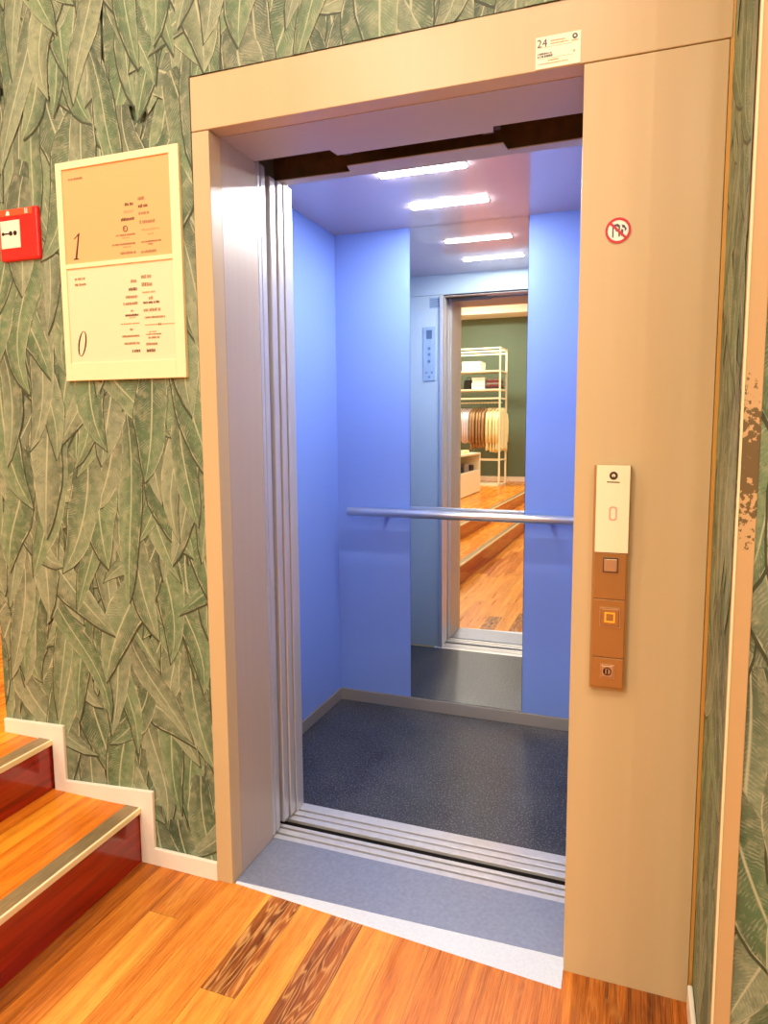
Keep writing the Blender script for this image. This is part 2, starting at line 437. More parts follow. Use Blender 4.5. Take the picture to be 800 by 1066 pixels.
edges = [-.30, -.203 - .0] + [-.203 + .097 * i for i in range(1, 45)]
spec = {(0, 0): (.22, .1), (1, 0): (.50, .1), (2, 0): (.40, .55), (3, 0): (.62, .1), (4, 0): (.78, .2), (5, 0): (.05, .95), (6, 0): (.80, .1), (7, 0): (.03, .9),
        (8, 0): (.74, .1), (9, 0): (.70, .05), (10, 0): (.60, .05), (11, 0): (.56, .1), (12, 0): (.46, .2), (13, 0): (.36, .1), (14, 0): (.16, .3), (15, 0): (.10, .1), (16, 0): (.3, .1),
        (1, 1): (.95, .1), (2, 1): (.9, .1), (3, 1): (.86, .1), (5, 1): (.85, .1)}
bm = planks(edges, YREAR, .012, 0., 5, None, spec, joint={1: [-.55], 2: [-.16], 5: [-.322], 7: [-.46], 3: [-.7], 4: [-.8], 6: [-.9]})
fl = struct(obj('floor', bm, 'wood'), 'orange oiled plank floor of the shop', 'floor')
box('subfloor', (-.30, 4., YREAR, .012, -.05, -.002), 'black', fl)

# ------------------------------------------------------------------ steps and platform
def step(name, xn, xb, z0, z1, label, seed, far=YREAR):
    """One step running along y: nosing edge at xn, back at xb; lightly skewed."""
    t = thing(name, label, 'step', (xn, 0, z0), kind='structure')
    def sk(o):
        for v in o.data.vertices: v.co.x += SK * -v.co.y
        return o
    n = max(2, round((xn - .05 - xb) / .08)); ed = [xb + (xn - .05 - xb) * i / n for i in range(n + 1)]
    sp = {(0, 0): (.30, .1), (n - 1, 0): (.55, .1)}
    sk(obj('tread', planks(ed, far, -.0, z1, seed, None, sp, tones=(.55, .98)), 'tread', t))
    bm = bmesh.new(); bx(bm, xb, xn - .012, far, 0, z1 - .03, z1 - .0015); sk(obj('tread_board', bm, 'riser', t))
    bm = bmesh.new(); bx(bm, xn - .05, xn - .001, far, 0, z1 - .003, z1 + .003); sk(obj('nosing', bm, 'nosing', t, .001))
    bm = bmesh.new(); bx(bm, xn - .002, xn + .006, far, 0, z1 - .014, z1 + .0035); o = sk(obj('nosing_edge', bm, 'board', t, .002))
    o['label'] = 'pale metal front edge'
    bm = bmesh.new(); bx(bm, xn - .016, xn - .002, far, 0, z0, z1 - .013); o = sk(obj('riser', bm, 'riser', t))
    o['label'] = 'glossy dark red wooden riser'
    return t
step('step', -.272, -.64, 0., S1, 'lower wooden step with red riser beside the papered wall', 3)
step('platform_step', -.612, -5., S1, S2, 'upper wooden step and raised platform at the far left', 4)
pf = struct(obj('floor_platform', planks([-5 + .0997 * i for i in range(43)], .0, 1.0, S2, 9, None), 'tread'), 'raised plank floor past the end of the papered wall', 'floor')

# stepped skirting on the wall
bm = bmesh.new()
pr = [(.0, 0), (.0, .057), (-.2215, .057), (-.2215, .237), (-.560, .215 + .008), (-.560, .391), (-.81, .385), (-.81, S2), (-.612, S2), (-.6105, S1), (-.273, S1), (-.273, 0)]
pr = [(.002, 0.), (.002, .057), (-.2215, .054), (-.2215, .236), (-.5600, .2115), (-.5600, .3925), (-.81, .382), (-.81, .33), (-.607, .334), (-.607, .166), (-.2725, .176), (-.2725, 0.)]
prism(bm, pr, 'y', YW - .016, YW - .005)
struct(obj('baseboard_left', bm, 'white', None, .002), 'cream baseboard stepping up with the stairs', 'baseboard')
bm = bmesh.new(); prism(bm, [(-.018, 0), (-.018, .062), (-.30, .062), (-.30, 0)], 'x', XS - .013, XS - .002)
struct(obj('baseboard_right', bm, 'white', None, .003), 'short cream baseboard right of the elevator frame', 'baseboard')

# ------------------------------------------------------------------ elevator portal
P = thing('elevator_portal', 'beige lacquered elevator door surround on the wallpapered wall', 'door frame', (.64, 0, 0))
box('header_panel', (0, XO + .004, 0, .05, ZH + .0012, ZT), 'beige', P, .0015)
box('left_upright', (0, XL, 0, .05, 0, ZH - .0012), 'beige', P, .0015)
box('right_panel', (XR, XO, 0, .05, -.002, ZH - .0012), 'beige', P, .0015)
box('brass_edge', (XO + .001, XS - .0015, .0015, .05, 0, ZT), 'brass', P)
box('jamb_lining', (XL - .012, XL, .05, .220, 0, ZH), 'lining', P)
box('right_jamb_lining', (XR, XR + .012, .05, .220, 0, ZH), 'lining', P)
bm = bmesh.new()
prism(bm, [(XL - .012, .049), (XR + .012, .049), (XR + .012, .218), (.758, .218), (.752, .249), (.302, .249), (.296, .210), (XL - .012, .210)], 'z', ZH, ZH + .02)
obj('soffit', bm, 'soffit', P)
bm = bmesh.new()
bx(bm, XL - .04, XR + .05, .250, .262, ZH + .022, ZH + .13)
bx(bm, .29, .765, .262, .285, ZH + .02, ZH + .05)
for x in (.31, .72): bx(bm, x, x + .03, .252, .27, ZH + .006, ZH + .03)
obj('door_track', bm, 'brown', P)

# landing door: retracted leaf edges on the left, header gear dark above
def leaf_door(name, label, spans, cat, zt, mats):
    t = thing(name, label, cat, (XL, spans[0][0], 0), kind='thing')
    for (a, b, dx), mm in zip(spans, mats):
        box('door_panel', (-.43, XL + dx, a, b, .008, zt), mm, t, .003)
    return t
leaf_door('outer_sliding_door', 'outer sliding elevator door retracted left, only its steel edges showing', [(.2225, .2400, .0), (.246, .272, -.002)], 'sliding door', ZH + .010, ('strip', 'strip'))
leaf_door('inner_sliding_door', 'inner sliding elevator door retracted left behind the outer one', [(.300, .331, -.004), (.338, .368, .0)], 'sliding door', ZH - .006, ('strip', 'strip'))
# car door frame on the left and on the right
bm = bmesh.new(); bx(bm, XL - .02, XL + .001, .376, .424, 0, ZH - .005)
cf = thing('cabin_doorway', 'steel door frame of the elevator cabin', 'door frame', (.53, .4, 0), kind='thing')
obj('jamb', bm, 'strip', cf, .002)
box('jamb', (XR - .022, XR, .376, .424, 0, ZH - .005), 'strip', cf, .002)
bm = bmesh.new()
prism(bm, [(XL - .03, .352), (.292, .358), (.300, .318), (.766, .312), (.770, .358), (XR + .02, .350), (XR + .02, .392), (XL - .03, .392)], 'z', ZH - .004, ZH - .001)
o = obj('header', bm, 'soffit', cf)
box('header_back', (XL - .03, XR + .02, .372, .392, ZH - .001, ZH + .12), 'brown', cf)
bm = bmesh.new(); bx(bm, XL - .2, XR + .02, .33, .345, ZH + .07, ZH + .16); obj('track', bm, 'brown', cf)

# ------------------------------------------------------------------ sills
t = thing('landing_sill', 'ridged aluminium landing sill at the elevator threshold', 'door sill', (.5, .26, 0))
bm = bmesh.new()
for a, b in ((.2255, .2490), (.2575, .2790), (.2880, .3020)):
    bx(bm, XL - .05, XR + .01, a, b, -.03, .0)
obj('ridge', bm, 'ridge', t, .0008)
box('channel', (XL - .05, XR + .01, .2255, .304, -.045, -.012), 'black', t)
t = thing('threshold_plate', 'grey aluminium threshold plate between the wood floor and elevator sill', 'threshold', (.5, .1, 0))
bm = bmesh.new(); prism(bm, [(XL + .001, .014), (XR - .001, .036), (XR - .001, .2245), (XL + .001, .2245)], 'z', -.03, .0035); obj('plate', bm, 'alu', t)
bm = bmesh.new()
a = [bm.verts.new(p) for p in ((XL + .004, .0135, .0035), (XR - .001, .0355, .0035), (XR + .001, -.056, .0006), (XL + .006, .006, .0006))]
b = [bm.verts.new((v.co.x, v.co.y, .0002)) for v in a]
bm.faces.new(a); bm.faces.new(b[::-1])
for i in range(4): bm.faces.new((a[i], b[i], b[(i + 1) % 4], a[(i + 1) % 4]))
o = obj('ramp', bm, 'alulight', t); o['label'] = 'pale wedge ramp along the front of the plate'
t = thing('car_sill', 'ridged aluminium sill of the elevator cabin, behind the dark gap', 'door sill', (.5, .38, 0))
bm = bmesh.new()
for a, b in ((.3320, .3560), (.3635, .3860), (.3945, .4330)):
    bx(bm, XL - .05, XR + .01, a, b, -.03, .0)
obj('ridge', bm, 'ridge', t, .0008)
box('channel', (XL - .05, XR + .01, .330, .432, -.05, -.010), 'black', t)
struct(box('floor_shaft', (-.7, 1.5, .02, 1.5, -.65, -.60), 'brown'))
struct(box('wall_shaft_left', (-.75, -.70, .112, 1.5, -.65, 2.60), 'brown'))  # unseen shaft enclosure, added to keep world light out of the door gaps
struct(box('wall_shaft_right', (1.5, 1.55, .112, 1.5, -.65, 2.60), 'brown'))
struct(box('wall_shaft_rear', (-.75, 1.55, 1.5, 1.55, -.65, 2.60), 'brown'))
struct(box('ceiling_shaft', (-.75, 1.55, .112, 1.55, 2.55, 2.60), 'brown'))
struct(box('wall_shaft_front', (1.30, 1.55, .06, .112, -.65, ZT), 'brown'))

# ------------------------------------------------------------------ cabin
struct(box('floor_cabin', (CX0, CX1, .433, D, -.05, .0), 'rubber'), 'dark speckled rubber floor of the elevator cabin', 'floor')
KZ = .057
struct(box('wall_cabin_left', (CX0 - .03, CX0, .392, D, KZ, ZC), 'blue'), 'blue laminate left wall of the elevator cabin', 'wall')
struct(box('wall_cabin_right', (CX1, CX1 + .03, .392, D, KZ, ZC), 'blue'))
wb = struct(bpy.data.objects.new('wall_cabin_back', None), 'blue laminate back wall of the elevator cabin', 'wall'); C.objects.link(wb); wb.location = (.42, D, 0)
MX0, MX1 = .1555, .6827
box('blue_panel', (CX0, MX0 - .002, D, D + .03, KZ, ZC), 'blue', wb)
box('blue_panel', (MX1 + .002, CX1, D, D + .03, KZ, ZC), 'blue', wb)
box('backing', (MX0 - .01, MX1 + .01, D + .012, D + .04, KZ, ZC), 'mirroredge', wb)
bm = bmesh.new()
bx(bm, CX0, CX1, D - .006, D, 0, KZ - .002); bx(bm, CX0, CX0 + .006, .44, D, 0, KZ - .002); bx(bm, CX1 - .006, CX1, .44, D, 0, KZ - .002)
bx(bm, CX0 - .02, CX1 + .02, D, D + .03, -.01, KZ - .002); bx(bm, CX0 - .03, CX0, .40, D, -.01, KZ - .002); bx(bm, CX1, CX1 + .03, .40, D, -.01, KZ - .002)
struct(obj('baseboard_cabin', bm, 'kick', None, .001), 'steel kick plate along the cabin walls', 'kick plate')
mr = thing('mirror', 'tall frameless mirror on the back wall of the elevator, reflecting the shop', 'mirror', (.42, D, KZ))
box('glass', (MX0, MX1, D + .0005, D + .006, KZ + .001, ZC - .001), 'mirror', mr)
struct(box('ceiling_cabin', (CX0 - .03, CX1 + .03, .392, D + .04, ZC, ZC + .04), 'carceil'), 'polished steel ceiling of the elevator cabin', 'ceiling')
# inside of the cabin front, seen in the mirror
struct(box('wall_cabin_front', (CX0, XL - .002, .396, .408, 0, ZH + .003), 'carfront'), 'pale steel front wall of the cabin, seen in the mirror', 'wall')
struct(box('wall_cabin_front_right', (XR, CX1, .396, .408, 0, ZH + .003), 'carfront'))
struct(box('wall_cabin_transom', (CX0, CX1, .396, .408, ZH + .005, ZC), 'carfront'))
# ceiling lamps
for i, (y, lb) in enumerate(((.700, 'white light bar in the cabin ceiling nearer the door'), (1.040, 'white light bar in the cabin ceiling nearer the mirror'))):
    t = thing('ceiling_light', lb, 'light', (.405, y, ZC), 'cabin ceiling lights')
    bm = bmesh.new()
    bx(bm, .245, .565, y - .020, y + .020, ZC - .003, ZC - .0005); obj('frame', bm, 'white', t)
    box('diffuser', (.250, .560, y - .016, y + .016, ZC - .006, ZC - .0032), 'led', t)
# handrail
t = thing('handrail', 'round steel handrail across the back wall in front of the mirror', 'handrail', (.42, D - .06, .95))
bm = bmesh.new(); yr = D - .060
tube(bm, (-.136, yr, .945), (.985, yr, .945), .0195, 20); obj('bar', bm, 'steel', t, .003, True)
for x in (.045, .80):
    bm = bmesh.new(); tube(bm, (x, yr, .938), (x, D - .001, .934), .009); tube(bm, (x, D - .006, .934), (x, D - .0005, .934), .014)
    obj('bracket', bm, 'steel', t, 0, True)
# control panel and notice on the cabin front
t = thing('car_operating_panel', 'tall steel button panel on the cabin front wall, seen in the mirror', 'control panel', (-.033, .408, 1.6))
box('plate', (-.072, .006, .408, .4135, 1.612, 1.925), mat('panel_blue_steel', (168, 188, 204), .3, .3), t, .001)
box('display', (-.050, -.016, .4135, .4150, 1.855, 1.905), mat('panel_display', (86, 104, 132), .15), t)
for k, (x, z) in enumerate(((-.033, 1.80), (-.033, 1.765), (-.033, 1.725), (-.05, 1.66), (-.016, 1.66), (-.033, 1.635))):
    bm = bmesh.new(); tube(bm, (x, .4135, z), (x, .4165, z), .0085 if k < 3 else .006, 16); obj('button', bm, mat('panel_button', (116, 140, 172), .35, .5) if k == 0 else bpy.data.materials['panel_button'], t)
t = thing('notice_plate', 'small grey notice high on the cabin front wall, seen in the mirror', 'notice', (.01, .408, 2.03))
box('plate', (-.032, .046, .408, .4100, 2.030, 2.090), mat('notice_grey', (140, 160, 184), .4), t)
bm = bmesh.new(); r_ = random.Random(3)
for z in (2.078, 2.066, 2.054, 2.042):
    x = -.026
    while x < .036:
        w_ = r_.uniform(.003, .008); bx(bm, x, x + w_, .41, .4104, z - .0025, z + .0025); x += w_ + .0025
obj('printing', bm, 'glyph', t)

# ------------------------------------------------------------------ floor directory board
t = thing('directory_board', 'cream framed store directory with big numbers 1 and 0 on the leaf wall', 'sign', (-.25, YW, 1.47))
BX0, BX1, BZ0, BZ1 = -.4575, -.0365, 1.467, 2.075
yF = -.010
bm = bmesh.new()
for d in ((BX0, BX0 + .021, 1.467, BZ1), (BX1 - .031, BX1, 1.467, BZ1), (BX0 + .021, BX1 - .031, BZ1 - .020, BZ1), (BX0 + .021, BX1 - .031, 1.783, 1.796), (BX0 + .021, BX1 - .031, BZ0, 1.517)):
    bx(bm, d[0], d[1], yF, .007, d[2], d[3])
obj('frame', bm, 'board', t, .0012)
box('upper_sheet', (BX0 + .02, BX1 - .03, yF + .004, .006, 1.795, BZ1 - .018), 'peach', t)['label'] = 'peach upper sheet with the number 1'
box('lower_sheet', (BX0 + .02, BX1 - .001, yF + .003 if False else yF + .004, .006, 1.51, 1.784), 'cream', t)['label'] = 'cream lower sheet with the number 0'
yT = yF + .0038
def one(bm, cx, z0, z1, y):
    h = z1 - z0; s = .20
    def p(x, z): return (cx + x + s * (z - h / 2), z0 + z)
    outline(bm, [p(-.0030, .003), p(.0030, .003), p(.0022, h), p(-.0006, h), p(-.0022, h - .006)], y)
    outline(bm, [p(-.009, 0), p(.009, 0), p(.009, .0022), p(.003, .0036), p(-.003, .0036), p(-.009, .0022)], y)
    outline(bm, [p(-.0008, h - .001), p(-.0145, h - .0135), p(-.0150, h - .0165), p(-.0016, h - .0065)], y)
bm = bmesh.new(); one(bm, -.3935, 1.808, 1.880, yT)
obj('number_one', bm, 'ink', t)
bm = bmesh.new()
def zero(bm, cx, cz, hx, hz, y, seg=36):
    f = []
    for i in range(seg):
        a = 2 * math.pi * i / seg; cs, sn = math.cos(a), math.sin(a)
        def q(ax, az, yy): return bm.verts.new((cx + ax * cs + .20 * az * sn, yy, cz + az * sn))
        f.append((q(hx, hz, y - .0006), q(hx - .0052, hz - .0012, y - .0006), q(hx, hz, y), q(hx - .0052, hz - .0012, y)))
    for i in range(seg):
        a, b = f[i], f[(i + 1) % seg]
        bm.faces.new((a[0], b[0], b[1], a[1])); bm.faces.new((a[0], a[2], b[2], b[0])); bm.faces.new((a[1], b[1], b[3], a[3]))
zero(bm, -.3945, 1.572, .0150, .0355, yT)
obj('number_zero', bm, 'ink', t)
rs = random.Random(17)
dk, sf, ft = bmesh.new(), bmesh.new(), bmesh.new()
B = {'d': dk, 's': sf, 'f': ft}
rowsU = [('d', -.221, -.192, 1.940, .0085), ('f', -.226, -.192, 1.921, .008), ('d', -.236, -.190, 1.901, .0085), ('s', -.255, -.190, 1.860, .0055), ('f', -.235, -.210, 1.852, .003),
         ('s', -.270, -.190, 1.836, .0055), ('f', -.232, -.206, 1.828, .003), ('s', -.243, -.190, 1.812, .007),
         ('s', -.176, -.154, 1.951, .0095), ('d', -.176, -.144, 1.931, .0085), ('s', -.175, -.140, 1.912, .0075), ('s', -.173, -.122, 1.889, .0095), ('f', -.168, -.108, 1.868, .005), ('f', -.148, -.128, 1.856, .004),
         ('s', -.172, -.104, 1.836, .005), ('s', -.148, -.132, 1.829, .004), ('s', -.172, -.122, 1.810, .0075)]
rowsL = [('s', -.212, -.190, 1.735, .009), ('d', -.220, -.191, 1.713, .0085), ('s', -.231, -.191, 1.693, .0085), ('s', -.241, -.192, 1.675, .008), ('s', -.216, -.208, 1.655, .006), ('d', -.236, -.190, 1.643, .0065), ('f', -.222, -.200, 1.636, .003),
         ('f', -.254, -.189, 1.620, .004), ('s', -.222, -.212, 1.604, .006), ('s', -.250, -.190, 1.586, .006), ('s', -.243, -.190, 1.566, .0065), ('d', -.217, -.189, 1.545, .0085),
         ('s', -.176, -.142, 1.744, .0095), ('s', -.175, -.140, 1.723, .010), ('f', -.174, -.130, 1.702, .005), ('s', -.153, -.139, 1.686, .009), ('d', -.172, -.118, 1.674, .0065), ('s', -.172, -.115, 1.654, .0085), ('s', -.170, -.100, 1.634, .006),
         ('f', -.170, -.062, 1.614, .003), ('s', -.124, -.114, 1.614, .007), ('f', -.158, -.132, 1.595, .004), ('s', -.168, -.116, 1.588, .004), ('s', -.160, -.122, 1.579, .006), ('s', -.168, -.130, 1.562, .0075), ('d', -.168, -.138, 1.544, .009)]
for c, a, b, z, h in rowsU + rowsL: scribble(B[c], a, b, z, h, yT, .78, rs)
ring(dk, -.2225, 1.876, .0085, .0060, yT); scribble(dk, -.2255, -.2195, 1.876, .008, yT, .6, rs)
scribble(sf, -.415, -.364, 2.028, .0065, yT, .78, rs); scribble(sf, -.410, -.373, 1.754, .007, yT, .78, rs); scribble(sf, -.410, -.370, 1.738, .007, yT, .78, rs)
obj('bold_lettering', dk, 'inkmid', t); obj('lettering', sf, 'inksoft', t); obj('faint_lettering', ft, 'inkfaint', t)

# ------------------------------------------------------------------ fire alarm call point
t = thing('fire_alarm_call_point', 'red fire alarm box on the leaf wall left of the directory', 'fire alarm', (-.608, YW, 1.82))
AX0, AX1, AZ0, AZ1 = -.684, -.531, 1.823, 1.971
box('housing', (AX0, AX1, -.012, .0065, AZ0, AZ1), 'red', t, .006)
bm = bmesh.new(); bx(bm, AX0 + .006, AX1 - .018, -.0132, -.010, 1.949, 1.968); obj('top_band', bm, 'orange', t, .001)
box('press_plate', (AX0 + .010, -.599, -.0135, -.010, 1.858, 1.937), 'label', t, .001)
bm = bmesh.new()
for x in (-.634, -.617): ring(bm, x, 1.900, .0068, .0002, -.0135, .0008, 20)
ring(bm, -.664, 1.900, .005, .0002, -.0135, .0008, 20); bx(bm, -.659, -.641, -.0143, -.0135, 1.898, 1.902)
obj('pictogram', bm, 'black', t)
bm = bmesh.new(); outline(bm, [(-.648, 1.951), (-.635, 1.951), (-.635, 1.957), (-.639, 1.964), (-.644, 1.964), (-.648, 1.957)], -.0132, .001)
for x in (-.575, -.568): bx(bm, x, x + .003, -.0142, -.0132, 1.951, 1.966)
obj('marking', bm, 'skin', t)

# ------------------------------------------------------------------ identification label
t = thing('elevator_label', 'small cream card with number 24 on the header above the opening', 'label', (.946, 0, 2.135))
box('card', (.8985, .9940, -.0012, 0., 2.1035, 2.1685), 'label', t)
dk, sf = bmesh.new(), bmesh.new()
text_mesh(dk, '24', .9005, 2.1475, .023, -.0013)
ring(dk, .9815, 2.1590, .0056, .0026, -.0012, .0004, 24)
outline(dk, [(.9795, 2.1535), (.9835, 2.1535), (.9815, 2.159)], -.0012, .0005)
scribble(dk, .9025, .9330, 2.1340, .0038, -.0012, .8, rs); scribble(dk, .9025, .9350, 2.1285, .0048, -.0012, .85, rs)
scribble(sf, .9745, .9890, 2.1508, .0022, -.0012, .8, rs); scribble(sf, .9300, .9620, 2.1575, .0026, -.0012, .7, rs); scribble(sf, .9300, .9700, 2.1520, .0024, -.0012, .7, rs)
scribble(sf, .9250, .9480, 2.1190, .003, -.0012, .8, rs); scribble(sf, .9040, .9680, 2.1130, .0024, -.0012, .7, rs); scribble(sf, .978, .983, 2.130, .006, -.0012, .7, rs)
for z in (2.1460, 2.1230): bx(sf, .902, .978, -.0014, -.0012, z, z + .0006)
obj('lettering', dk, 'glyph', t); obj('fine_lettering', sf, 'inkfaint', t)

# ------------------------------------------------------------------ prohibition sign
t = thing('prohibition_sign', 'round red and white prohibition sticker on the beige panel right of the opening', 'sign', (1.081, 0, 1.749))
bm = bmesh.new(); tube(bm, (1.081, 0, 1.749), (1.081, -.0010, 1.749), .0275, 36); obj('disc', bm, 'skin', t)
bm = bmesh.new()
g = [(-.012, -.014), (-.012, .010), (-.008, .013), (-.001, .014), (.004, .010), (.004, -.013), (.001, -.013), (.001, .006), (-.003, .009), (-.009, .006), (-.009, -.014)]
outline(bm, [(1.081 + a, 1.749 + b) for a, b in g], -.0010, .0004)
outline(bm, [(1.081 + a, 1.749 + b) for a, b in [(.007, .012), (.013, .010), (.018, .002), (.014, -.003), (.013, .004), (.008, .006)]], -.0010, .0004)
outline(bm, [(1.081 + a, 1.749 + b) for a, b in [(.006, -.012), (.010, -.012), (.011, .000), (.008, .003), (.006, .001)]], -.0010, .0004)
ring(bm, 1.0785, 1.7495 + .0005, .0030, .0002, -.0010, .0005, 14)
obj('pictogram', bm, 'glyph', t)
bm = bmesh.new(); ring(bm, 1.081, 1.749, .0270, .0215, -.0011, .0006, 40)
c45 = .0235 * .7071; wd = .0017
outline(bm, [(1.081 - c45 - wd, 1.749 + c45 - wd), (1.081 - c45 + wd, 1.749 + c45 + wd), (1.081 + c45 + wd, 1.749 - c45 + wd), (1.081 + c45 - wd, 1.749 - c45 - wd)], -.0016, .0005)
obj('red_ring', bm, 'signred', t)

# ------------------------------------------------------------------ landing call panel
t = thing('call_panel', 'tall narrow elevator call panel with cream display and bronze buttons', 'control panel', (1.085, 0, .735))
box('back_box', (1.046, 1.124, -.016, 0., .735, 1.246), 'backbox', t, .001)
box('display', (1.0515, 1.1225, -.024, -.016, 1.052, 1.246), 'glass', t, .001)['label'] = 'cream glass display half'
for z0, z1 in ((.946, 1.0505), (.8115, .9445), (.7420, .8100)):
    o = box('face_plate', (1.0515, 1.1200, -.021, -.016, z0, z1), 'copper', t, .001)
def square_button(x, z, s, m, ringm):
    bm = bmesh.new()
    for d in ((x - s, x + s, z + s - .002, z + s), (x - s, x + s, z - s, z - s + .002), (x - s, x - s + .002, z - s + .002, z + s - .002), (x + s - .002, x + s, z - s + .002, z + s - .002)):
        bx(bm, d[0], d[1], -.0235, -.021, d[2], d[3])
    q = box('button', (x - s + .0025, x + s - .0025, -.0240, -.021, z - s + .0025, z + s - .0025), m, t, .0012)
    obj('bezel', bm, ringm, q)
    return q
square_button(1.0865, 1.0235, .0165, 'copperlite', 'darksteel')
q = square_button(1.0880, .9050, .0220, 'copper', 'copperlite')
q['label'] = 'call button with an orange glowing square'
bm = bmesh.new()
for d in ((1.077, 1.099, .9135, .9165), (1.077, 1.099, .8935, .8965), (1.077, 1.080, .8965, .9135), (1.096, 1.099, .8965, .9135)): bx(bm, d[0], d[1], -.0250, -.0240, d[2], d[3])
obj('lit_square', bm, 'glow', q)
q = square_button(1.0860, .7795, .0160, 'copperlite', 'copperlite')
bm = bmesh.new(); ring(bm, 1.0860, .7795, .0092, .0070, -.0240, .0006, 24); outline(bm, [(1.0840, .7845), (1.0880, .7845), (1.0874, .7775), (1.0885, .7735), (1.0835, .7735), (1.0846, .7775)], -.0240, .0006)
outline(bm, [(1.0790, .7830), (1.0815, .7840), (1.0815, .7750), (1.0790, .7765)], -.0240, .0006)
obj('key_lock', bm, 'black', q)
bm = bmesh.new(); ring(bm, 1.0875, 1.2235, .0090, .0038, -.0240, .0005, 28); outline(bm, [(1.0845, 1.2150), (1.0905, 1.2150), (1.0875, 1.2245)], -.0240, .0006)
scribble(bm, 1.0740, 1.1010, 1.2095, .0030, -.0240, .85, rs); obj('maker_mark', bm, 'ink', t)
bm = bmesh.new()
def rr(cx, cz, hx, hz, r, n=6):
    o = []
    for sx, sz, a0 in ((1, 1, 0), (-1, 1, 90), (-1, -1, 180), (1, -1, 270)):
        for i in range(n + 1):
            a = math.radians(a0 + 90 * i / n); o.append((cx + sx * (hx - r) + r * math.cos(a), cz + sz * (hz - r) + r * math.sin(a)))
    return o
A, Bq = rr(1.0885, 1.140, .0085, .0155, .006), rr(1.0885, 1.140, .0052, .0122, .004)
for i in range(len(A)):
    j = (i + 1) % len(A); prism(bm, [A[i], A[j], Bq[j], Bq[i]], 'y', -.0245, -.0240)
o = obj('digit_zero', bm, 'digit', t); o['label'] = 'faint red lit digit 0'

# ------------------------------------------------------------------ clothes rack (seen in the mirror)
RX, RY, RT = -1.088, -6.97, .07
def rloc(x, y, z):                                   # rack frame -> world: x to the left, y to the back
    v = Matrix.Rotation(RT, 4, 'Z') @ Vector((-x, -y, z)); return Vector((RX + v.x, RY + v.y, v.z))
rk = thing('clothes_rack', 'tall cream metal clothes rack with shelves against the green wall, in the mirror', 'clothes rack', (RX, RY, S2), rz=RT)
def rbox(name, d, m, bevel=0.): 
    bm = bmesh.new(); bx(bm, -d[1], -d[0], -d[3], -d[2], d[4] - S2, d[5] - S2); return obj(name, bm, m, rk, bevel)
RW, RDp = 1.00, .45; s = .028
for x, y in ((0, 0), (RW - s, 0), (0, RDp - s), (RW - s, RDp - s)): rbox('post', (x, x + s, y, y + s, S2, 2.745), 'rack')
for z in (2.717, 2.66):
    for y in (0, RDp - s): rbox('rail', (s, RW - s, y + .002, y + s - .002, z, z + .026), 'rack')
for x in (0, RW - s): rbox('side_bar', (x, x + s, s, RDp - s, 2.717, 2.743), 'rack')
for z in (2.325, 2.005): rbox('shelf_board', (.002, RW - .002, .002, RDp - .002, z, z + .028), 'rack')
for y in (0,): rbox('front_rail', (s, RW - s, y, y + s, 1.855, 1.883), 'rack')
for x in (0, RW - s): rbox('side_bar', (x, x + s, s, RDp - s, 1.855, 1.883), 'rack')
for y in (0, RDp - s): rbox('lower_rail', (s, RW - s, y + .004, y + s - .004, .785, .803), 'rack')
for x in (0, RW - s): rbox('side_bar', (x + .004, x + s - .004, s, RDp - s, .785, .803), 'rack')
rbox('base_board', (0, RW, 0, RDp, S2 + .001, S2 + .035), 'rack')
HZ = 1.80
bm = bmesh.new(); tube(bm, (-s, -RDp / 2, HZ - S2), (-RW + s, -RDp / 2, HZ - S2), .012, 12); obj('hanging_rail', bm, 'rack', rk)

# garments
def garment_bm(w, h, th, seed, flare=.0):
    """A hung garment seen edge-on: local x = thickness, y = width, z down from the hook."""
    r = random.Random(seed); bm = bmesh.new(); N = 18; K = 12; top = -.075
    front, back = [], []
    for side, lst in ((1, front), (-1, back)):
        for k in range(K + 1):
            v = k / K; row = []
            for i in range(N + 1):
                u = -1 + 2 * i / N
                sl = top - .10 * abs(u) ** 1.2 if abs(u) > .22 else top - .016
                hw = w / 2 * (1 + flare * v) * (1 if v > .0 else .98)
                z = sl + (-h - sl) * v - (.012 * math.sin(5 * u + seed) if k == K else 0)
                fold = .18 * th * math.sin(u * 9 + seed * 1.7 + v * .8) * v
                x = side * th / 2 * (.55 + .45 * math.sin(math.pi * min(1, v * .75 + .2))) * (1 - abs(u) ** 6 * .7) + fold
                row.append(bm.verts.new((x, u * hw, z)))
            lst.append(row)
    for k in range(K):
        for i in range(N):
            bm.faces.new((front[k][i], front[k + 1][i], front[k + 1][i + 1], front[k][i + 1]))
            bm.faces.new((back[k][i], back[k][i + 1], back[k + 1][i + 1], back[k + 1][i]))
    for k in range(K):
        for i in (0, N): bm.faces.new((front[k][i], front[k + 1][i], back[k + 1][i], back[k][i]))
    for i in range(N):
        for k in (0, K): bm.faces.new((front[k][i], front[k][i + 1], back[k][i + 1], back[k][i]))
    return bm
def sleeve_bm(w, h, th, sgn, seed):
    bm = bmesh.new(); y = sgn * (w / 2 + .006)
    pts = [(0, y - sgn * .02, -.185, .030), (.004, y + sgn * .012, -.32, .040), (.002, y + sgn * .016, -.52, .036), (0, y + sgn * .012, -.70, .028)]
    prev = None
    for x, yy, z, r in pts:
        rowv = [bm.verts.new((x + math.cos(a) * th * .55, yy + math.sin(a) * r, z)) for a in [2 * math.pi * i / 10 for i in range(10)]]
        if prev:
            for i in range(10): bm.faces.new((prev[i], prev[(i + 1) % 10], rowv[(i + 1) % 10], rowv[i]))
        else: bm.faces.new(rowv)
        prev = rowv
    bm.faces.new(prev[::-1]); return bm
